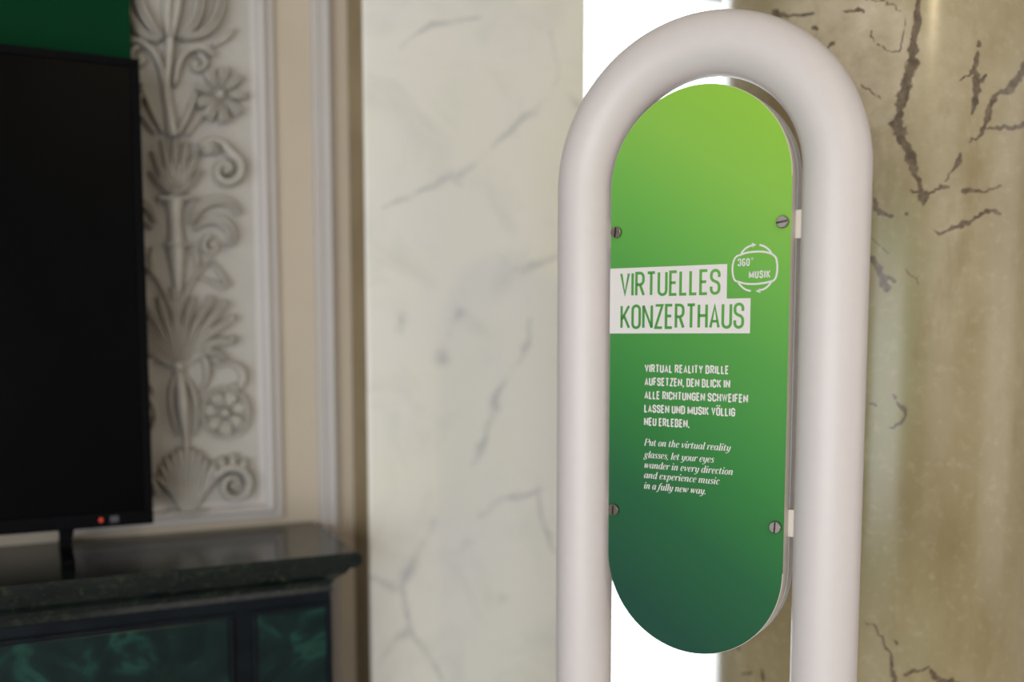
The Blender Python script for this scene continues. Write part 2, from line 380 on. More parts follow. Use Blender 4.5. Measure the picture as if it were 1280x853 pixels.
zs = np.concatenate([[.0, .4], np.linspace(.6, 2.45, 800), [3, 3.6, 4.2, 4.5]])
TH, Z = np.meshgrid(th, zs); S = TH * colr
F = seg_field(S, Z, lines)
def blob(px, py, rs, rz):
    s0, z0 = oncol(px, py); return np.exp(-(((S - s0) / rs) ** 2 + ((Z - z0) / rz) ** 2))
pale = np.clip(blob(1085, 55, .07, .10) + .9 * blob(1000, 30, .08, .06) + .8 * blob(1100, 110, .04, .10) + .5 * blob(1195, 150, .10, .35), 0, 1)
green = np.clip(blob(1115, 430, .05, .22) + .6 * blob(1095, 600, .04, .2) + .5 * blob(1130, 300, .05, .06) + .4 * blob(1130, 800, .06, .1), 0, 1)
P = np.stack([colr * np.cos(TH), colr * np.sin(TH), Z], -1)
big_grid('shaft', P, M['beige_marble'], {'vein': F, 'pale': pale, 'green': green}, parent=colm)
b = MB()
prof = [(.0, .44), (.12, .44), (.13, .42), (.16, .425), (.20, .41), (.22, .37), (.25, .36), (.27, .322), (.0, .322)]
for k in range(len(prof) - 1):
    q = np.linspace(0, 2 * PI, 73)
    (z0, r0), (z1, r1) = prof[k], prof[k + 1]
    b.grid(np.stack([np.stack([r0 * np.cos(q), r0 * np.sin(q), np.full(73, z0)], -1), np.stack([r1 * np.cos(q), r1 * np.sin(q), np.full(73, z1)], -1)]), 0, True)
b.build('base', M['white_marble'], colm)
# warm hall lamp whose glint shows on the polished column
r = ray(1168, -6); s0, zc_ = oncol(1168, -6); an = s0 / colr; nn = np.array([math.cos(an), math.sin(an), 0])
rd = r / np.linalg.norm(r); rf = rd - 2 * (rd @ nn) * nn; Pp = np.array([colx + colr * nn[0], coly + colr * nn[1], zc_]) + rf * 3.2
l = bpy.data.lights.new('hall_lamp', 'POINT'); l.energy = 34; l.color = (1, .82, .5); l.shadow_soft_size = .05
lo = bpy.data.objects.new('hall_lamp', l); COL.objects.link(lo); lo.location = Pp

# ------------------------------------------------------------------ sign stand
SX, SY, YAW, SZC = .2601, 1.38, .585, CAMZ - .0558
sign = empty('sign_stand', (SX, SY, 0), -YAW, 'white tubular arch stand holding a green pill-shaped information sign', 'sign stand')
RT, WT, ZTOP = .0423, .3616, CAMZ + .389
# tube arch swept round
def sweep(path, tang, r, nb=48, up=(0, 1, 0)):
    path = np.array(path); tang = np.array(tang); bq = np.linspace(0, 2 * PI, nb + 1)
    N = np.cross(tang, np.array(up)); N /= np.linalg.norm(N, axis=1)[:, None]
    U = np.broadcast_to(np.array(up, float), N.shape)
    return path[:, None] + r * (np.cos(bq)[None, :, None] * N[:, None] + np.sin(bq)[None, :, None] * U[:, None])
pa, ta = [], []
ra = WT / 2; zc = ZTOP - ra
for z in np.linspace(.012, zc, 12)[:-1]: pa.append((ra, 0, z)); ta.append((0, 0, 1))
for q in np.linspace(0, PI, 97): pa.append((ra * math.cos(q), 0, zc + ra * math.sin(q))); ta.append((-math.sin(q), 0, math.cos(q)))
for z in np.linspace(zc, .012, 12)[1:]: pa.append((-ra, 0, z)); ta.append((0, 0, -1))
b = MB(); b.grid(sweep(pa, ta, RT)); b.build('tube_frame', M['white_coat'], sign)
def stadium(w_, h_, n=64):
    r_ = w_ / 2; hh = h_ / 2 - r_
    return [(r_ * math.cos(q), hh + r_ * math.sin(q)) for q in np.linspace(0, PI, n)] + [(r_ * math.cos(q), -hh + r_ * math.sin(q)) for q in np.linspace(PI, 2 * PI, n)]
# base plate
q = np.linspace(0, 2 * PI, 65)[:-1]
b = MB(); out = [(.30 * np.sign(math.cos(t)) * abs(math.cos(t)) ** .35, .17 * np.sign(math.sin(t)) * abs(math.sin(t)) ** .35) for t in q]
vs = [(x, y, 0) for x, y in out] + [(x, y, .012) for x, y in out]; n = len(out)
b.add(vs, [tuple(range(n - 1, -1, -1)), tuple(range(n, 2 * n))] + [(i, (i + 1) % n, n + (i + 1) % n, n + i) for i in range(n)])
b.build('base_plate', M['white_coat'], sign, .003)
# panels
BW, BH, A1, A0 = .2603, .7776, .0208, .0034
st = [(x, z + SZC) for x, z in stadium(BW, BH)]
b = MB(); b.prism(st, -A1, -A0, 0, 1); fp = b.build('front_panel', [M['print_green'], M['panel_edge']], sign, .0006, 1)
fp['label'] = 'green gradient panel with a thin cream edge'
b = MB(); b.prism(st, A0, A1, 0, 0); bp = b.build('back_panel', M['back_panel'], sign, .0006, 1)
bp['label'] = 'plain pale back panel'
# tabs between panel and tube
for sx in (-1, 1):
    for z in (SZC + .1985, SZC - .1935):
        b = MB(); b.box(min(sx * .105, sx * .143), max(sx * .105, sx * .143), -.0032, .0032, z - .0183, z + .0183); b.build('mounting_tab', M['tab'], sign, .0006, 1)
# screws
SD = .0082
for sx, z, ang in ((-1, SZC + .2000, 84), (1, SZC + .2000, 8), (-1, SZC - .1970, 88), (1, SZC - .1970, 87)):
    b = MB(); q = np.linspace(0, 2 * PI, 41); cx = sx * .1196
    rings = [(0, SD), (.0042, SD), (.0052, SD * .96), (.0058, SD * .86)]
    b.grid(np.stack([np.stack([cx + r_ * np.cos(q), np.full(41, -A1 - h_), z + r_ * np.sin(q)], -1) for h_, r_ in rings]), 0, True)
    a_ = math.radians(ang); d = (math.cos(a_), math.sin(a_)); pn = (-d[1], d[0]); hs = .0011; rt = SD * .86
    # head top: two half discs either side of a sunk slot
    for sg in (-1, 1):
        arc = [sg * math.acos(-1 + 2 * (hs / rt) * 0 + 0) for _ in range(0)]
        pts = []
        t0 = math.asin(hs / rt)
        for t in np.linspace(t0, PI - t0, 21):
            pts.append((cx + rt * (math.cos(t) * d[0] + sg * math.sin(t) * pn[0]), -A1 - .0058, z + rt * (math.cos(t) * d[1] + sg * math.sin(t) * pn[1])))
        b.add(pts, [tuple(range(len(pts)))], 0)
        e0, e1 = pts[0], pts[-1]
        b.add([e0, e1, (e1[0], -A1 - .004, e1[2]), (e0[0], -A1 - .004, e0[2])], [(0, 1, 2, 3)], 1)
    c4 = [(cx + sl * rt * d[0] + sn * hs * pn[0], -A1 - .004, z + sl * rt * d[1] + sn * hs * pn[1]) for sl, sn in ((-1, -1), (1, -1), (1, 1), (-1, 1))]
    b.add(c4, [(0, 1, 2, 3)], 1)
    b.build('screw', [M['steel'], M['slot']], sign)

# ---- lettering ----
def fillet(pts, closed):
    """points (x,z[,r]) -> polyline with rounded corners"""
    out = []; n = len(pts)
    for i, p in enumerate(pts):
        r = p[2] if len(p) > 2 else 0
        if r <= 0 or (not closed and i in (0, n - 1)): out.append((p[0], p[1])); continue
        A = np.array(pts[i - 1][:2]); B = np.array(p[:2]); D = np.array(pts[(i + 1) % n][:2])
        u = A - B; v = D - B; lu, lv = np.linalg.norm(u), np.linalg.norm(v)
        k = min(r, lu * .5 if len(pts[i - 1]) > 2 and pts[i - 1][2] > 0 else lu, lv * .5 if len(pts[(i + 1) % n]) > 2 and pts[(i + 1) % n][2] > 0 else lv)
        a, c = B + u / lu * k, B + v / lv * k
        for t in np.linspace(0, 1, 7): out.append(tuple((1 - t) ** 2 * a + 2 * t * (1 - t) * (B * .82 + (a + c) * .09) + t * t * c))
    return out
def stroke(b, pts, sw, y, closed=False, clip=None):
    """flat ribbon of width sw (number or list) along pts, mitred, in the plane y"""
    P = [np.array(p, float) for p in pts]
    P = [p for i, p in enumerate(P) if i == 0 or np.linalg.norm(p - P[i - 1]) > 1e-7]
    if closed and np.linalg.norm(P[0] - P[-1]) < 1e-7: P = P[:-1]
    n = len(P); wd = sw if isinstance(sw, (list, tuple, np.ndarray)) else [sw] * n
    L, R = [], []
    for i in range(n):
        a = P[i - 1] if (i or closed) else None; c = P[(i + 1) % n] if (i < n - 1 or closed) else None
        d0 = (P[i] - a) / np.linalg.norm(P[i] - a) if a is not None else None
        d1 = (c - P[i]) / np.linalg.norm(c - P[i]) if c is not None else None
        if d0 is None: d0 = d1
        if d1 is None: d1 = d0
        n0 = np.array([-d0[1], d0[0]]); n1 = np.array([-d1[1], d1[0]]); mm = n0 + n1; l = np.linalg.norm(mm)
        mm = mm / l if l > 1e-6 else n0
        k = 1 / max(.3, float(mm @ n0)); h = wd[i] / 2
        L.append(P[i] + mm * h * k); R.append(P[i] - mm * h * k)
    if clip: 
        for q in L + R: q[1] = min(max(q[1], clip[0]), clip[1])
    vs = [(p[0], y, p[1]) for p in L] + [(p[0], y, p[1]) for p in R]
    m_ = n if closed else n - 1
    b.add(vs, [(i, (i + 1) % n, n + (i + 1) % n, n + i) for i in range(m_)])
RR = .5
G = {  # condensed gothic capitals: width factor, strokes in a unit box (x 0-1, z 0-1), corner radius as fraction of width
 'A': (1.05, [[(0, 0), (.5, 1), (1, 0)], [(.19, .27), (.81, .27)]]), 'B': (1, [[(0, .5), (0, 1), (.93, 1, RR), (.93, .53, RR), (0, .53)], [(0, .53), (1, .53, RR), (1, 0, RR), (0, 0), (0, .55)]]),
 'C': (.98, [[(1, .68), (1, 1, RR), (0, 1, RR), (0, 0, RR), (1, 0, RR), (1, .32)]]), 'D': (1, [[(0, 0), (0, 1), (1, 1, RR), (1, 0, RR), (0, 0), (0, .1)]]),
 'E': (.82, [[(1, 1), (0, 1), (0, 0), (1, 0)], [(0, .52), (.86, .52)]]), 'F': (.8, [[(1, 1), (0, 1), (0, 0)], [(0, .5), (.86, .5)]]),
 'G': (1, [[(1, .7), (1, 1, RR), (0, 1, RR), (0, 0, RR), (1, 0, RR), (1, .47), (.5, .47)]]), 'H': (1, [[(0, 0), (0, 1)], [(1, 0), (1, 1)], [(0, .52), (1, .52)]]),
 'I': (0, [[(0, 0), (0, 1)]]), 'K': (1.05, [[(0, 0), (0, 1)], [(1, 1), (0, .36)], [(.3, .57), (1.02, 0)]]), 'L': (.76, [[(0, 1), (0, 0), (1, 0)]]),
 'M': (1.55, [[(0, 0), (0, 1)], [(1, 0), (1, 1)], [(0, 1), (.5, .1)], [(.5, .1), (1, 1)]]), 'N': (1.15, [[(0, 0), (0, 1)], [(1, 0), (1, 1)], [(0, 1), (1, 0)]]), 'O': (1, [[(0, .5), (0, 1, RR), (1, 1, RR), (1, 0, RR), (0, 0, RR), (0, .5)]]),
 'R': (1, [[(0, 0), (0, 1), (.96, 1, RR), (.96, .48, RR), (0, .48)], [(.5, .48), (1, 0)]]), 'S': (.98, [[(1, .70), (1, 1, RR), (0, 1, RR), (0, .60, .34), (1, .44, .34), (1, 0, RR), (0, 0, RR), (0, .30)]]),
 'T': (.98, [[(0, 1), (1, 1)], [(.5, 1), (.5, 0)]]), 'U': (1, [[(0, 1), (0, 0, RR), (1, 0, RR), (1, 1)]]), 'V': (1.05, [[(0, 1), (.5, 0), (1, 1)]]),
 'W': (1.62, [[(0, 1), (.26, 0), (.5, .92), (.74, 0), (1, 1)]]), 'Y': (1.05, [[(0, 1), (.5, .42), (1, 1)], [(.5, .45), (.5, 0)]]), 'Z': (.92, [[(0, 1), (1, 1), (0, 0), (1, 0)]]),
 '3': (.98, [[(0, .72), (0, 1, RR), (1, 1, RR), (1, .53, RR), (.4, .53)], [(.4, .53), (1, .53, RR), (1, 0, RR), (0, 0, RR), (0, .28)]]),
 '6': (.98, [[(1, .84), (1, 1, RR), (0, 1, RR), (0, 0, RR), (1, 0, RR), (1, .52, RR), (0, .52)]]), '0': (1, [[(0, .5), (0, 1, RR), (1, 1, RR), (1, 0, RR), (0, 0, RR), (0, .5)]]),
}
def gothic(b, text, u0, u1, z0, cap, sw, cw, gap, y, slant=0.0):
    """one line of capitals from u0 to u1, baseline z0; sw stroke, cw letter width, gap: all in units of cap height"""
    x = 0; items = []
    for ch in text:
        if ch == ' ': x += .26; continue
        if ch in '.,': items.append((ch, x, sw)); x += sw + gap; continue
        base_ = 'O' if ch == 'Ö' else ch
        wf, _ = G[base_]; wdt = sw if wf == 0 else sw + (cw - sw) * wf
        items.append((ch, x, wdt)); x += wdt + gap
    x -= gap; kx = (u1 - u0) / (x * cap)
    for ch, x0, wdt in items:
        def tr(px, pz): return (u0 + (x0 + sw / 2 + px * (wdt - sw)) * cap * kx + slant * pz * cap, z0 + (sw / 2 + pz * (1 - sw)) * cap)
        if ch in '.,':
            s_ = sw * cap; X0 = u0 + x0 * cap * kx
            b.add([(X0, y, z0), (X0 + s_ * kx, y, z0), (X0 + s_ * kx, y, z0 + s_), (X0, y, z0 + s_)], [(0, 1, 2, 3)])
            if ch == ',': b.add([(X0 + s_ * .4, y, z0), (X0 + s_ * kx, y, z0), (X0 + s_ * .3, y, z0 - s_ * .8), (X0, y, z0 - s_ * .8)], [(0, 1, 2, 3)])
            continue
        base_ = 'O' if ch == 'Ö' else ch
        for pi_, pl in enumerate(G[base_][1]):
            pts = []
            for p in pl:
                q_ = tr(p[0], p[1]); pts.append((*q_, p[2] * (wdt - sw) * cap * kx * 1.0) if len(p) > 2 else q_)
            stroke(b, fillet(pts, False), sw * cap * ((1 if pi_ < 2 else .8) if base_ in 'MN' else .8 if base_ == 'W' else .93 if base_ in 'VAYKZ' else 1), y, clip=(z0, z0 + cap))
        if ch == 'Ö':
            for fx in (.08, .92):
                cx_, cz_ = tr(fx, 1); cz_ = z0 + cap * 1.16; h_ = sw * cap * .5
                b.add([(cx_ - h_, y, cz_ - h_), (cx_ + h_, y, cz_ - h_), (cx_ + h_, y, cz_ + h_), (cx_ - h_, y, cz_ + h_)], [(0, 1, 2, 3)])
Y1, Y2 = -A1 - .00025, -A1 - .0005
Zs = lambda v: SZC + v
# white title block, two stepped boxes as one print
b = MB(); b.add([(x, Y1, Zs(z)) for x, z in ((-.1300, .0577), (.0785, .0577), (.0785, .1038), (.0455, .1038), (.0453, .1497), (-.1300, .1497))], [(0, 1, 2, 3, 4, 5)])
tb = b.build('title_block', M['print_white'], fp); tb['label'] = 'white stepped title block with green capitals'
b = MB()
gothic(b, 'VIRTUELLES', -.1140, .0364, Zs(.1092), .0347, .112, .44, .06, Y2)
gothic(b, 'KONZERTHAUS', -.1129, .0702, Zs(.0637), .0347, .112, .44, .06, Y2)
b.build('title_lettering', M['print_green'], fp)
b = MB()
for txt, u1, z0 in (('VIRTUAL REALITY BRILLE', .0504, .0029), ('AUFSETZEN, DEN BLICK IN', .0526, -.0157), ('ALLE RICHTUNGEN SCHWEIFEN', .0778, -.0346), ('LASSEN UND MUSIK VÖLLIG', .0604, -.0536), ('NEU ERLEBEN.', -.0050, -.0722)):
    gothic(b, txt, -.0738, u1, Zs(z0), .0118, .175, .54, .08, Y1)
b.build('german_text', M['print_white'], fp)

# serif italic lower case: strokes = list of (x, z, width); x-height 1
t_, h_ = .23, .075
I = {
 'P': (1.05, [[(.2, 0, t_), (.2, 1.5, t_)], [(0, 0, h_), (.45, 0, h_)], [(0, 1.5, h_), (.55, 1.5, h_), (.85, 1.4, .16), (.95, 1.12, t_), (.85, .85, .16), (.55, .72, h_), (.2, .72, h_)]]),
 'u': (.92, [[(-.02, .85, h_), (.12, 1, h_)], [(.18, 1, t_), (.18, .3, t_), (.24, .05, .16), (.4, .02, h_), (.6, .25, h_)], [(.66, 1, t_), (.66, .15, t_), (.74, 0, h_), (.9, .16, h_)]]),
 't': (.6, [[(.22, 1.35, h_), (.2, 1, t_), (.2, .25, t_), (.28, .02, .12), (.42, .04, h_), (.54, .2, h_)], [(.0, 1, h_), (.48, 1, h_)]]),
 'o': (.82, [[(.4, 1, h_), (.2, .92, .13), (.12, .5, t_), (.2, .08, .13), (.38, 0, h_), (.58, .08, .13), (.66, .5, t_), (.58, .92, .13), (.4, 1, h_)]]),
 'n': (.95, [[(-.02, .85, h_), (.12, 1, h_)], [(.18, 1, t_), (.18, 0, t_)], [(.22, .7, h_), (.45, .98, .1), (.6, .96, .15), (.66, .75, t_), (.64, .15, t_), (.74, 0, h_), (.9, .16, h_)]]),
 'h': (.95, [[(.0, 1.55, h_), (.18, 1.55, h_)], [(.18, 1.55, t_), (.18, 0, t_)], [(.22, .7, h_), (.45, .98, .1), (.6, .96, .15), (.66, .75, t_), (.64, .15, t_), (.74, 0, h_), (.9, .16, h_)]]),
 'e': (.74, [[(.14, .5, h_), (.5, .58, h_), (.6, .75, .14), (.55, .95, .13), (.4, 1, h_), (.2, .9, .14), (.12, .5, t_), (.2, .08, .16), (.38, 0, h_), (.6, .2, h_)]]),
 'v': (.82, [[(.0, .9, h_), (.12, 1, h_)], [(.16, 1, t_), (.3, .05, t_)], [(.3, .02, h_), (.6, .45, h_), (.66, .9, .17), (.58, 1, .1)]]),
 'w': (1.2, [[(.0, .9, h_), (.12, 1, h_)], [(.16, 1, t_), (.26, .05, t_)], [(.28, .02, h_), (.55, .95, h_)], [(.56, 1, t_), (.66, .05, t_)], [(.68, .02, h_), (.98, .5, h_), (1.02, .92, .17), (.94, 1, .1)]]),
 'i': (.48, [[(-.02, .85, h_), (.12, 1, h_)], [(.2, 1, t_), (.19, .15, t_), (.28, 0, h_), (.42, .16, h_)], [(.2, 1.3, .24), (.2, 1.52, .24)]]),
 'r': (.7, [[(-.02, .85, h_), (.12, 1, h_)], [(.18, 1, t_), (.18, 0, t_)], [(.22, .65, h_), (.4, .95, h_), (.56, .98, .17), (.58, .8, .19)]]),
 'a': (.92, [[(.6, .95, h_), (.38, 1, h_), (.18, .88, .14), (.12, .45, t_), (.2, .06, .15), (.36, .02, h_), (.6, .4, h_)], [(.66, 1, t_), (.66, .15, t_), (.74, 0, h_), (.9, .16, h_)]]),
 'd': (.92, [[(.6, .95, h_), (.38, 1, h_), (.18, .88, .14), (.12, .45, t_), (.2, .06, .15), (.36, .02, h_), (.6, .4, h_)], [(.5, 1.55, h_), (.66, 1.55, h_)], [(.66, 1.55, t_), (.66, .15, t_), (.74, 0, h_), (.9, .16, h_)]]),
 'l': (.46, [[(.02, 1.55, h_), (.2, 1.55, h_)], [(.2, 1.55, t_), (.19, .15, t_), (.28, 0, h_), (.42, .16, h_)]]),
 'y': (.86, [[(-.02, .85, h_), (.12, 1, h_)], [(.18, 1, t_), (.2, .3, t_), (.28, .05, .14), (.44, .06, h_), (.62, .35, h_)], [(.68, 1, t_), (.62, .1, .2), (.46, -.35, .1), (.22, -.48, .1), (.06, -.38, .16)]]),
 'g': (.86, [[(.6, .92, h_), (.4, 1, h_), (.2, .9, .16), (.16, .65, .2), (.24, .42, .14), (.4, .38, h_), (.58, .5, .14), (.62, .75, .18), (.55, .95, h_)], [(.6, .92, h_), (.82, 1, .12)], [(.3, .38, h_), (.16, .2, .12), (.5, .08, .2), (.62, -.15, .17), (.45, -.42, .1), (.15, -.42, .12), (.06, -.2, .14), (.22, -.02, h_)]]),
 's': (.66, [[(.54, .78, .1), (.5, .96, .08), (.34, 1, h_), (.16, .88, .17), (.22, .66, .2), (.46, .4, .22), (.5, .16, .17), (.34, 0, h_), (.12, .06, .08), (.06, .26, .1)]]),
 'c': (.7, [[(.56, .76, .17), (.54, .94, .1), (.38, 1, h_), (.2, .9, .14), (.12, .5, t_), (.2, .08, .16), (.38, 0, h_), (.58, .2, h_)]]),
 'x': (.84, [[(.02, .85, h_), (.14, 1, h_), (.26, .85, t_), (.46, .15, t_), (.58, 0, h_), (.72, .15, h_)], [(.66, .95, .14), (.36, .5, h_), (.06, .06, .14)]]),
 'p': (.9, [[(.0, .85, h_), (.14, 1, h_)], [(.2, 1, t_), (.2, -.48, t_)], [(.02, -.48, h_), (.4, -.48, h_)], [(.24, .7, h_), (.46, 1, h_), (.62, .9, .14), (.7, .55, t_), (.6, .1, .14), (.42, 0, h_), (.24, .12, h_)]]),
 'm': (1.38, [[(-.02, .85, h_), (.12, 1, h_)], [(.18, 1, t_), (.18, 0, t_)], [(.22, .7, h_), (.42, .98, .1), (.56, .96, .15), (.62, .75, t_), (.62, 0, t_)], [(.66, .7, h_), (.86, .98, .1), (1.0, .96, .15), (1.07, .75, t_), (1.05, .15, t_), (1.16, 0, h_), (1.32, .16, h_)]]),
 'f': (.56, [[(.62, 1.42, .16), (.5, 1.55, .1), (.34, 1.4, .15), (.24, .9, t_), (.16, .1, .2), (.06, -.35, .12), (-.1, -.48, .1), (-.22, -.36, .15)], [(.02, 1, h_), (.5, 1, h_)]]),
 ',': (.36, [[(.16, .1, .22), (.16, -.06, .16), (.06, -.25, .06)]]), '.': (.36, [[(.16, .0, .22), (.16, .2, .22)]]),
}
def spl(p, k=4):
    p = [np.array(q, float) for q in p]
    if len(p) < 3: return p
    e = [2 * p[0] - p[1]] + p + [2 * p[-1] - p[-2]]; out = []
    for i in range(1, len(e) - 2):
        for j in range(k):
            s_ = j / k; a0, a1, a2, a3 = e[i - 1:i + 3]
            out.append(.5 * (2 * a1 + (a2 - a0) * s_ + (2 * a0 - 5 * a1 + 4 * a2 - a3) * s_ ** 2 + (3 * a1 - a0 - 3 * a2 + a3) * s_ ** 3))
    return out + [p[-1]]
def italic(b, text, u0, u1, z0, xh, y, sl=.26):
    x = 0; items = []
    for ch in text:
        if ch == ' ': x += .42; continue
        items.append((ch, x)); x += I[ch][0]
    kx = (u1 - u0) / (x * xh)
    for ch, x0 in items:
        for s_ in I[ch][1]:
            q_ = spl(s_)
            stroke(b, [(u0 + (x0 + p[0]) * xh * kx + sl * p[1] * xh, z0 + p[1] * xh) for p in q_], [max(.05, p[2]) * xh * 1.12 for p in q_], y)
b = MB()
for txt, u1, z0 in (('Put on the virtual reality', .0545, -.1003), ('glasses, let your eyes', .0312, -.1177), ('wander in every direction', .0588, -.1325), ('and experience music', .0396, -.1469), ('in a fully new way.', .0206, -.1622)):
    italic(b, txt, -.0736, u1, Zs(z0), .0062, Y1)
b.build('english_text', M['print_white'], fp)

# 360 degree emblem
b = MB(); lw = .0024
def curve(pts, closed=False, w_=lw): stroke(b, [tuple(q_) for q_ in spl([(x, Zs(z)) for x, z in pts], 6)], w_, Y1)
cor = [(.0545, .1500), (.0525, .1440), (.0545, .1330), (.0590, .1260)]
curve([(.0613, .1608), (.0562, .1572), (.0535, .1505), (.0527, .1430), (.0535, .1350), (.0556, .1290), (.0590, .1258)])
curve([(.1074, .1592), (.1112, .1550), (.1130, .1480), (.1134, .1420), (.1128, .1340), (.1108, .1280), (.1070, .1246)])
curve([(.0608, .1600), (.0720, .1632), (.0862, .1641), (.0990, .1626), (.1078, .1590)])
curve([(.0598, .1262), (.0710, .1230), (.0837, .1222), (.0970, .1232), (.1076, .1256)])
curve([(.0640, .1622), (.0690, .1680), (.0745, .1712), (.0800, .1728)])
curve([(.0890, .1727), (.0950, .1706), (.1005, .1668), (.1055, .1612)])
curve([(.0785, .1132), (.0720, .1150), (.0660, .1192), (.0606, .1250)])
curve([(.1062, .1240), (.1010, .1184), (.0960, .1152), (.0895, .1135)])
for (x, z), d in (((.0838, .1731), (1, .05)), ((.0862, .1128), (-1, -.1))):
    d = np.array(d) / np.linalg.norm(d); nrm = np.array([-d[1], d[0]])
    tri = [np.array([x, z]) + d * .0008, np.array([x, z]) - d * .0052 + nrm * .0031, np.array([x, z]) - d * .0052 - nrm * .0031]
    b.add([(q_[0], Y1, Zs(q_[1])) for q_ in tri], [(0, 1, 2)])
gothic(b, '360', .0597, .0764, Zs(.1459), .0103, .155, .46, .10, Y1)
stroke(b, [(.0795 + .0012 * math.cos(q_), Zs(.1551) + .0014 * math.sin(q_)) for q_ in np.linspace(0, 2 * PI, 13)], .0006, Y1, True)
gothic(b, 'MUSIK', .0754, .1045, Zs(.1294), .0103, .165, .46, .10, Y1)
b.build('emblem', M['print_white'], fp)

# ------------------------------------------------------------------ stucco panel (relief between the television and the pilaster)
spu, spz = onwall(226, 640)
sp_ = empty('stucco_panel', wl(spu, 0, 0), PHI, 'white stucco relief panel with leaves and scrolls in a moulded frame, beside the television', 'wall relief')
# axis of the ornament
uR0, uR1 = onwall(318, 330)[0] - spu, onwall(346, 330)[0] - spu
zB1 = onwall(270, 628)[1]; zB0 = onwall(270, 652)[1]
half = uR0
b = profile_strip(0, 1, 0, 1, MOULD)  # profile reused below
def frame_mould():
    b = MB(); prof = [(0, 0), (.0, .006), (.2, .008), (.32, .018), (.5, .024), (.66, .02), (.72, .012), (.86, .014), (1, .012), (1, 0)]
    wv = uR1 - uR0; wb = zB1 - zB0; ZT_ = 3.6
    rows = []
    for f_, p_ in prof:
        o = f_ * wv; ob = f_ * wb
        rows.append([(-half - o, -p_, ZT_ + ob), (-half - o, -p_, zB1 - ob), (half + o, -p_, zB1 - ob), (half + o, -p_, ZT_ + ob), (-half - o, -p_, ZT_ + ob)])
    b.grid(np.array(rows), 0, False); return b
frame_mould().build('frame_moulding', M['moulding'], sp_)
b = MB(); b.box(-half, half, -.004, -.0005, zB1, 3.6); b.build('field', M['stucco_ground'], sp_)
def rpt(px, py):
    u, z = onwall(px, py, -.01); return (u - spu, z)
CS = [(-1, 0), (-.9, .45), (-.65, .85), (-.38, 1), (-.15, .7), (0, .5), (.15, .7), (.38, 1), (.65, .85), (.9, .45), (1, 0)]
CR = [(math.cos(q_), math.sin(q_)) for q_ in np.linspace(PI, 0, 9)]
def ridge(b, pts, wpx, hgt=.016, cs=CR, k=6, mirror=False):
    """raised moulded rib along pixel points; wpx half width per point"""
    ps = spl([(*rpt(x, y), w_) for (x, y), w_ in zip(pts, wpx)], k); ps = np.array(ps)
    wv = np.maximum(ps[:, 2], .4) * 1.62e-3
    d = np.gradient(ps[:, :2], axis=0); d /= np.linalg.norm(d, axis=1)[:, None] + 1e-9; nr = np.stack([-d[:, 1], d[:, 0]], -1)
    mx_ = wv.max()
    for sgn in ((1, -1) if mirror else (1,)):
        rows = []
        for i in range(len(ps)):
            hh = 1.75 * hgt * (.45 + .55 * wv[i] / mx_)
            rows.append([(sgn * (ps[i, 0] + nr[i, 0] * wv[i] * a_), -.004 - hh * c_, ps[i, 1] + nr[i, 1] * wv[i] * a_) for a_, c_ in cs])
        (b.twin if sgn < 0 and b.twin else b).grid(np.array(rows), 0, True)
def dome(b, px, py, rpx, hgt, mirror=True, n=20):
    u, z = rpt(px, py); r_ = rpx * 1.62e-3
    for sgn in ((1, -1) if mirror else (1,)):
        rows = []
        for f_ in np.linspace(0, PI / 2, 6):
            rows.append([(sgn * u + r_ * math.cos(f_) * math.cos(q_), -.004 - 1.75 * hgt * math.sin(f_), z + r_ * math.cos(f_) * math.sin(q_)) for q_ in np.linspace(0, 2 * PI, n + 1)])
        (b.twin if sgn < 0 and b.twin else b).grid(np.array(rows), 0, True)
def spiral(b, px, py, r0, turns, a0, ccw, w0, w1, hgt=.018, lead=None, mirror=True):
    pts, ws = [], []
    N = int(turns * 14)
    for i in range(N + 1):
        f_ = i / N; rr = r0 * (1 - .86 * f_); a_ = a0 + (1 if ccw else -1) * f_ * turns * 2 * PI
        pts.append((px + rr * math.cos(a_), py - rr * math.sin(a_))); ws.append(w0 + (w1 - w0) * f_)
    if lead: pts = lead + pts; ws = [w0 * .7] * len(lead) + ws
    ridge(b, pts, ws, hgt, k=2, mirror=mirror)
    dome(b, px, py, w1 * 1.5, hgt * 1.05, mirror)
def part(name, b):
    b.build(name, M['stucco'], sp_)
    if b.twin: b.twin.build(name, M['stucco'], sp_)
# base shell
b = MB()
for k in range(-5, 6):
    f_ = k / 5; tip = (232 + 40 * math.sin(f_ * 1.05), 636 - 74 * math.cos(f_ * .95) + abs(f_) * 4)
    ridge(b, [(234 + 7 * f_, 638), (233 + 22 * f_, 612), tip], [2.2, 3.6, 4.2], .018)
    dome(b, *tip, 4.6, .018, False)
ridge(b, [(208, 638), (234, 643), (262, 637)], [3, 5, 3], .014)
part('shell', b)
# scroll leaving the shell
b = MB(True); spiral(b, 291, 606, 25, 1.6, 2.6, False, 6, 3.5, .02, [(256, 612), (262, 590)])
for x, y in ((268, 583), (278, 577), (292, 574), (305, 580)): ridge(b, [(x, y + 9), (x - 2, y - 1), (x + 3, y - 6)], [4, 5, 2], .016, mirror=True)
part('scroll', b)
# stem from the shell to the palm leaf
b = MB(); ridge(b, [(233, 566), (231, 540), (228, 510), (225, 480), (222, 462)], [3, 4.5, 8, 7, 4], .02)
ridge(b, [(222, 545), (215, 520), (213, 490), (219, 466)], [1.5, 3, 3.5, 2], .014); ridge(b, [(243, 545), (246, 520), (241, 490), (228, 466)], [1.5, 3, 3.5, 2], .014)
dome(b, 222, 458, 9, .022, False); part('stem', b)
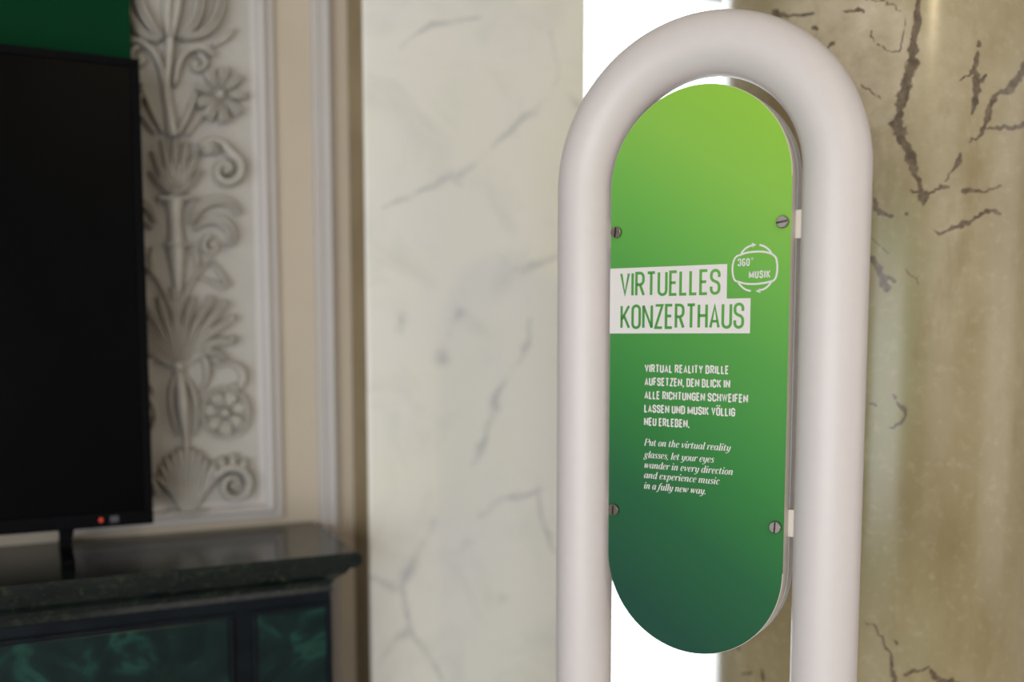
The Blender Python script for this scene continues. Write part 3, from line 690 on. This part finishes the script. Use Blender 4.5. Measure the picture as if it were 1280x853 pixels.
# rosette
b = MB(True); cx_, cy_ = 281, 516
for k in range(7):
    a_ = k / 7 * 2 * PI + .3
    ridge(b, [(cx_ + 8 * math.cos(a_), cy_ - 9 * math.sin(a_)), (cx_ + 18 * math.cos(a_), cy_ - 19 * math.sin(a_)), (cx_ + 26 * math.cos(a_), cy_ - 28 * math.sin(a_))], [4, 8, 6], .012, CS, mirror=True)
ridge(b, [(cx_ + 29 * math.cos(q_), cy_ - 31 * math.sin(q_)) for q_ in np.linspace(0, 2 * PI, 25)], [2.6] * 25, .012, k=2, mirror=True)
dome(b, cx_, cy_, 7.5, .02); part('rosette', b)
# tendril over the rosette
b = MB(True); ridge(b, [(262, 462), (278, 455), (294, 456), (303, 468), (300, 482), (292, 486)], [2, 3, 4, 5, 4.5, 3], .016, mirror=True)
ridge(b, [(246, 446), (256, 450), (258, 470), (252, 490)], [2, 4, 4, 2], .014, mirror=True); dome(b, 293, 484, 5, .017); part('tendril', b)
# big palm leaf
b = MB()
for tip, mid, w_ in (((222, 360), (222, 410), 4), ((240, 372), (230, 412), 4.5), ((262, 375), (242, 410), 5), ((278, 382), (252, 414), 5.5), ((288, 400), (258, 420), 5.5), ((290, 428), (262, 430), 6), ((280, 448), (256, 440), 5)):
    ridge(b, [(223, 462), mid, tip], [1.5, w_, w_ * .8], .019, CS, mirror=True)
for x, y in ((279, 380), (289, 398), (289, 424), (262, 374)): dome(b, x, y, 5, .02)
part('palm_leaf', b)
# sprig
b = MB(True); ridge(b, [(222, 400), (230, 370), (244, 345), (262, 325)], [2, 2.6, 2.6, 2], .014, mirror=True)
ridge(b, [(244, 345), (262, 352), (278, 360)], [2, 3, 4], .012, mirror=True); ridge(b, [(244, 342), (246, 325), (242, 312)], [2, 3, 3], .012, mirror=True); ridge(b, [(262, 326), (272, 338), (282, 352)], [1.5, 3, 3], .012, mirror=True)
dome(b, 282, 356, 5, .014); part('sprig', b)
# vase
b = MB(); ridge(b, [(222, 372), (221, 340), (220, 312), (219, 290), (218, 268), (218, 250)], [3, 8, 11.5, 9, 9.5, 13], .024)
ridge(b, [(196, 249), (218, 250), (240, 249)], [3, 4, 3], .026); ridge(b, [(204, 306), (220, 308), (238, 306)], [2, 3, 2], .026)
part('vase', b)
# acanthus hooks right of the vase
b = MB(True); ridge(b, [(238, 280), (246, 262), (264, 252), (284, 254), (298, 268)], [3, 6, 7, 6, 4], .018, CS, mirror=True)
ridge(b, [(242, 288), (258, 276), (276, 278), (288, 292), (286, 308)], [3, 6, 7, 6, 4], .02, CS, mirror=True)
spiral(b, 264, 308, 12, 1.1, 1.9, True, 4, 3, .018); part('acanthus_hook', b)
# cup of leaves above the vase
b = MB()
for tip, mid, w_ in (((190, 190), (204, 222), 5), ((202, 176), (211, 215), 5), ((218, 168), (218, 212), 5), ((232, 178), (226, 216), 5), ((246, 190), (232, 222), 5), ((186, 215), (202, 232), 4), ((250, 214), (236, 232), 4)):
    ridge(b, [(218, 248), mid, tip], [2, w_, w_ * .6], .018, CS)
part('leaf_cup', b)
# spiral scroll
b = MB(True); spiral(b, 282, 214, 21, 1.35, 1.3, False, 6.5, 4, .02, [(248, 184), (262, 176), (278, 180)])
ridge(b, [(252, 192), (262, 186), (272, 192)], [5, 7, 4], .018, CS, mirror=True); dome(b, 262, 190, 5, .021); part('spiral_scroll', b)
# daisy
b = MB(True); cx_, cy_ = 274, 120
for k in range(9):
    a_ = k / 9 * 2 * PI
    ridge(b, [(cx_ + 6 * math.cos(a_), cy_ - 7 * math.sin(a_)), (cx_ + 18 * math.cos(a_), cy_ - 21 * math.sin(a_)), (cx_ + 31 * math.cos(a_), cy_ - 35 * math.sin(a_))], [2.5, 6, 6], .018, CS, mirror=True)
dome(b, cx_, cy_, 7, .022)
ridge(b, [(232, 170), (246, 152), (258, 138), (268, 126)], [3, 3, 3, 2], .014, mirror=True); ridge(b, [(222, 168), (236, 140), (244, 118)], [3, 4, 3], .016, mirror=True); part('daisy', b)
# volutes
b = MB(True); ridge(b, [(218, 108), (222, 84), (232, 68), (250, 62), (266, 70)], [3, 4, 4, 4, 3], .018, mirror=True)
spiral(b, 246, 82, 12, 1.0, 1.6, False, 4, 3, .016); ridge(b, [(216, 172), (211, 140), (207, 110), (210, 80), (212, 52)], [7, 6, 6, 5, 6], .02)
ridge(b, [(266, 58), (282, 48), (292, 38)], [3, 4, 3], .012, mirror=True); part('volute', b)
# top palmette
b = MB()
for pl, w_ in (([(212, 52), (214, 20), (218, -20)], [4, 11, 13]), ([(222, 50), (240, 34), (248, 6), (246, -22)], [3, 6, 6, 5]), ([(226, 50), (256, 42), (272, 18), (274, -14)], [3, 6, 6, 5]), ([(202, 50), (186, 34), (172, 6), (168, -20)], [3, 6, 6, 5]), ([(198, 52), (176, 44), (160, 20)], [3, 6, 5])):
    ridge(b, pl, w_, .022, CS)
for k in (-1, 0, 1, 2): ridge(b, [(214 + 12 * k, -30), (216 + 26 * k, -70), (216 + 30 * k, -110)], [4, 8, 6], .02, CS)
part('palmette', b)

# ------------------------------------------------------------------ stone console under the television
CZ = 1.113; CV = .335                                      # top height, depth from the wall
uE = onwall(453, 693, -CV)[0]                              # right end of the slab
cons = empty('stone_console', wl(uE - 1.0, -.15, 0), PHI, 'dark stone wall console with framed green marble panels, below the television', 'console')
base_u = uE - 1.0
L0 = -1.7                                                  # left end, relative to console origin
R1 = 1.0 - .045
yb = .149; yf = -(CV - .15) + .05
zt = CZ - .075
b = MB(); b.box(L0, R1, yf, yb, .1, zt); b.box(L0, R1 + .012, yf - .012, yb, .0, .1)
b.build('body', M['black_stone'], cons, .003)
def fpx(px, y): return onwall(px, 800, -CV + .05)[0] - base_u
g1, g0, h1 = fpx(408, 0), fpx(322, 0), fpx(286, 0)
ztp = onwall(365, 764, -CV + .05)[1]
for x0, x1 in ((g0, g1), (h1 - .48, h1), (h1 - 1.08, h1 - .56)):
    b = MB(); b.box(x0, x1, yf - .004, yf - .0002, .2, ztp); b.build('green_panel', M['green_marble'], cons, .002)
for x0, x1 in ((g0, g1), (h1 - .48, h1), (h1 - 1.08, h1 - .56)):
    b = MB(); e = .009
    for q_ in ((x0 - e, x1 + e, ztp + .0005, ztp + e), (x0 - e, x1 + e, .2 - e, .1995), (x0 - e, x0 - .0005, .2, ztp), (x1 + .0005, x1 + e, .2, ztp)): b.box(q_[0], q_[1], yf - .007, yf - .0002, q_[2], q_[3])
    b.build('panel_frame', M['black_stone'], cons, .002)
ct = empty('countertop', wl(base_u, -.15, CZ - .075), PHI, 'polished dark green stone slab with a stepped edge, on the console under the television', 'countertop')
b = MB(); prof = [(-.014, 0.0), (-.014, .0005), (-.016, .010), (-.010, .020), (.006, .034), (.014, .046), (.024, .047), (.030, .056), (.030, .068), (.024, .075), (0, .075)]
ya = -(CV - .15) + .03
rows = []
for o_, z_ in prof: rows.append([(L0 - .0, ya - o_, z_), (1.0 - .03 + o_, ya - o_, z_), (1.0 - .03 + o_, .149, z_)])
b.grid(np.array(rows), 0, False); R_ = 1.0 - .03
b.add([(L0, ya, .075), (R_, ya, .075), (R_, .149, .075), (L0, .149, .075)], [(0, 1, 2, 3)]); b.add([(L0, ya + .014, 0), (R_ - .014, ya + .014, 0), (R_ - .014, .149, 0), (L0, .149, 0)], [(3, 2, 1, 0)])
b.build('slab', M['dark_stone'], ct)

# ------------------------------------------------------------------ television
TVY = -.15                                                 # screen plane (front) in the wall frame
uT1, zT0 = onwall(192.5, 655, TVY); zT1 = onwall(175.5, 74, TVY)[1]
TW, TH_ = 1.45, zT1 - zT0
tvu = uT1 - TW / 2
tv = empty('television', wl(tvu, TVY + .03, CZ), PHI, 'large black flat television switched off, standing on the dark stone console', 'television')
x0, x1 = -TW / 2, TW / 2; za, zb = zT0 - CZ, zT1 - CZ
b = MB(); b.box(x0 + .003, x1 - .003, -.022, .012, za + .003, zb - .003); b.box(x0 + .25, x1 - .25, .012, .045, za + .08, zb - .25); b.build('housing', M['black_plastic'], tv, .004)
bw = .014; bb = .026
b = MB(); b.box(x0, x1, -.03, -.022, zb - bw, zb); b.box(x0, x1, -.03, -.022, za, za + bb); b.box(x0, x0 + bw, -.03, -.022, za + bb, zb - bw); b.box(x1 - bw, x1, -.03, -.022, za + bb, zb - bw)
b.build('bezel', M['black_plastic'], tv, .002)
b = MB(); b.box(x0 + bw + .0005, x1 - bw - .0005, -.026, -.0225, za + bb + .0005, zb - bw - .0005); b.build('screen', M['screen'], tv)
ul, zl = onwall(127.5, 653, TVY - .03)
b = MB(); q_ = np.linspace(0, 2 * PI, 17)[:-1]; r_ = .0042
b.prism([(ul - tvu + r_ * .8 * math.cos(a_), za + .014 + r_ * math.sin(a_)) for a_ in q_], -.0325, -.0302); o = b.build('power_light', M['led'], tv); o['label'] = 'small red standby light'
us = onwall(145, 650, TVY - .03)[0] - tvu
b = MB(); b.box(us - .007, us + .007, -.0325, -.0302, za + .008, za + .02); b.build('sensor_window', M['sensor'], tv, .001)
uf = onwall(84, 690, TVY - .03)[0] - tvu
for sgn in (1, -1):
    b = MB(); xx = sgn * uf
    # splayed blade foot: neck under the set, spreading into a bar on the slab
    b.prism([(xx - .009, 0), (xx + .009, 0), (xx + .010, za * .55), (xx + .02, za + .02), (xx - .013, za + .02)], -.012, .010)
    b.box(xx - .011, xx + .011, -.115, .095, 0, .012)
    b.build('foot', M['black_plastic'], tv, .003)

# ------------------------------------------------------------------ green board behind the television
ug, zg = onwall(163.5, 30, -.066)
gb = empty('green_board', wl(ug - .55, -.052, zT0 + .35), PHI, 'dark green flat board on the wall, showing above the black television', 'board')
b = MB(); b.box(-.55, .55, -.014, .0, 0, 1.25); b.build('sheet', M['green_board'], gb, .002)
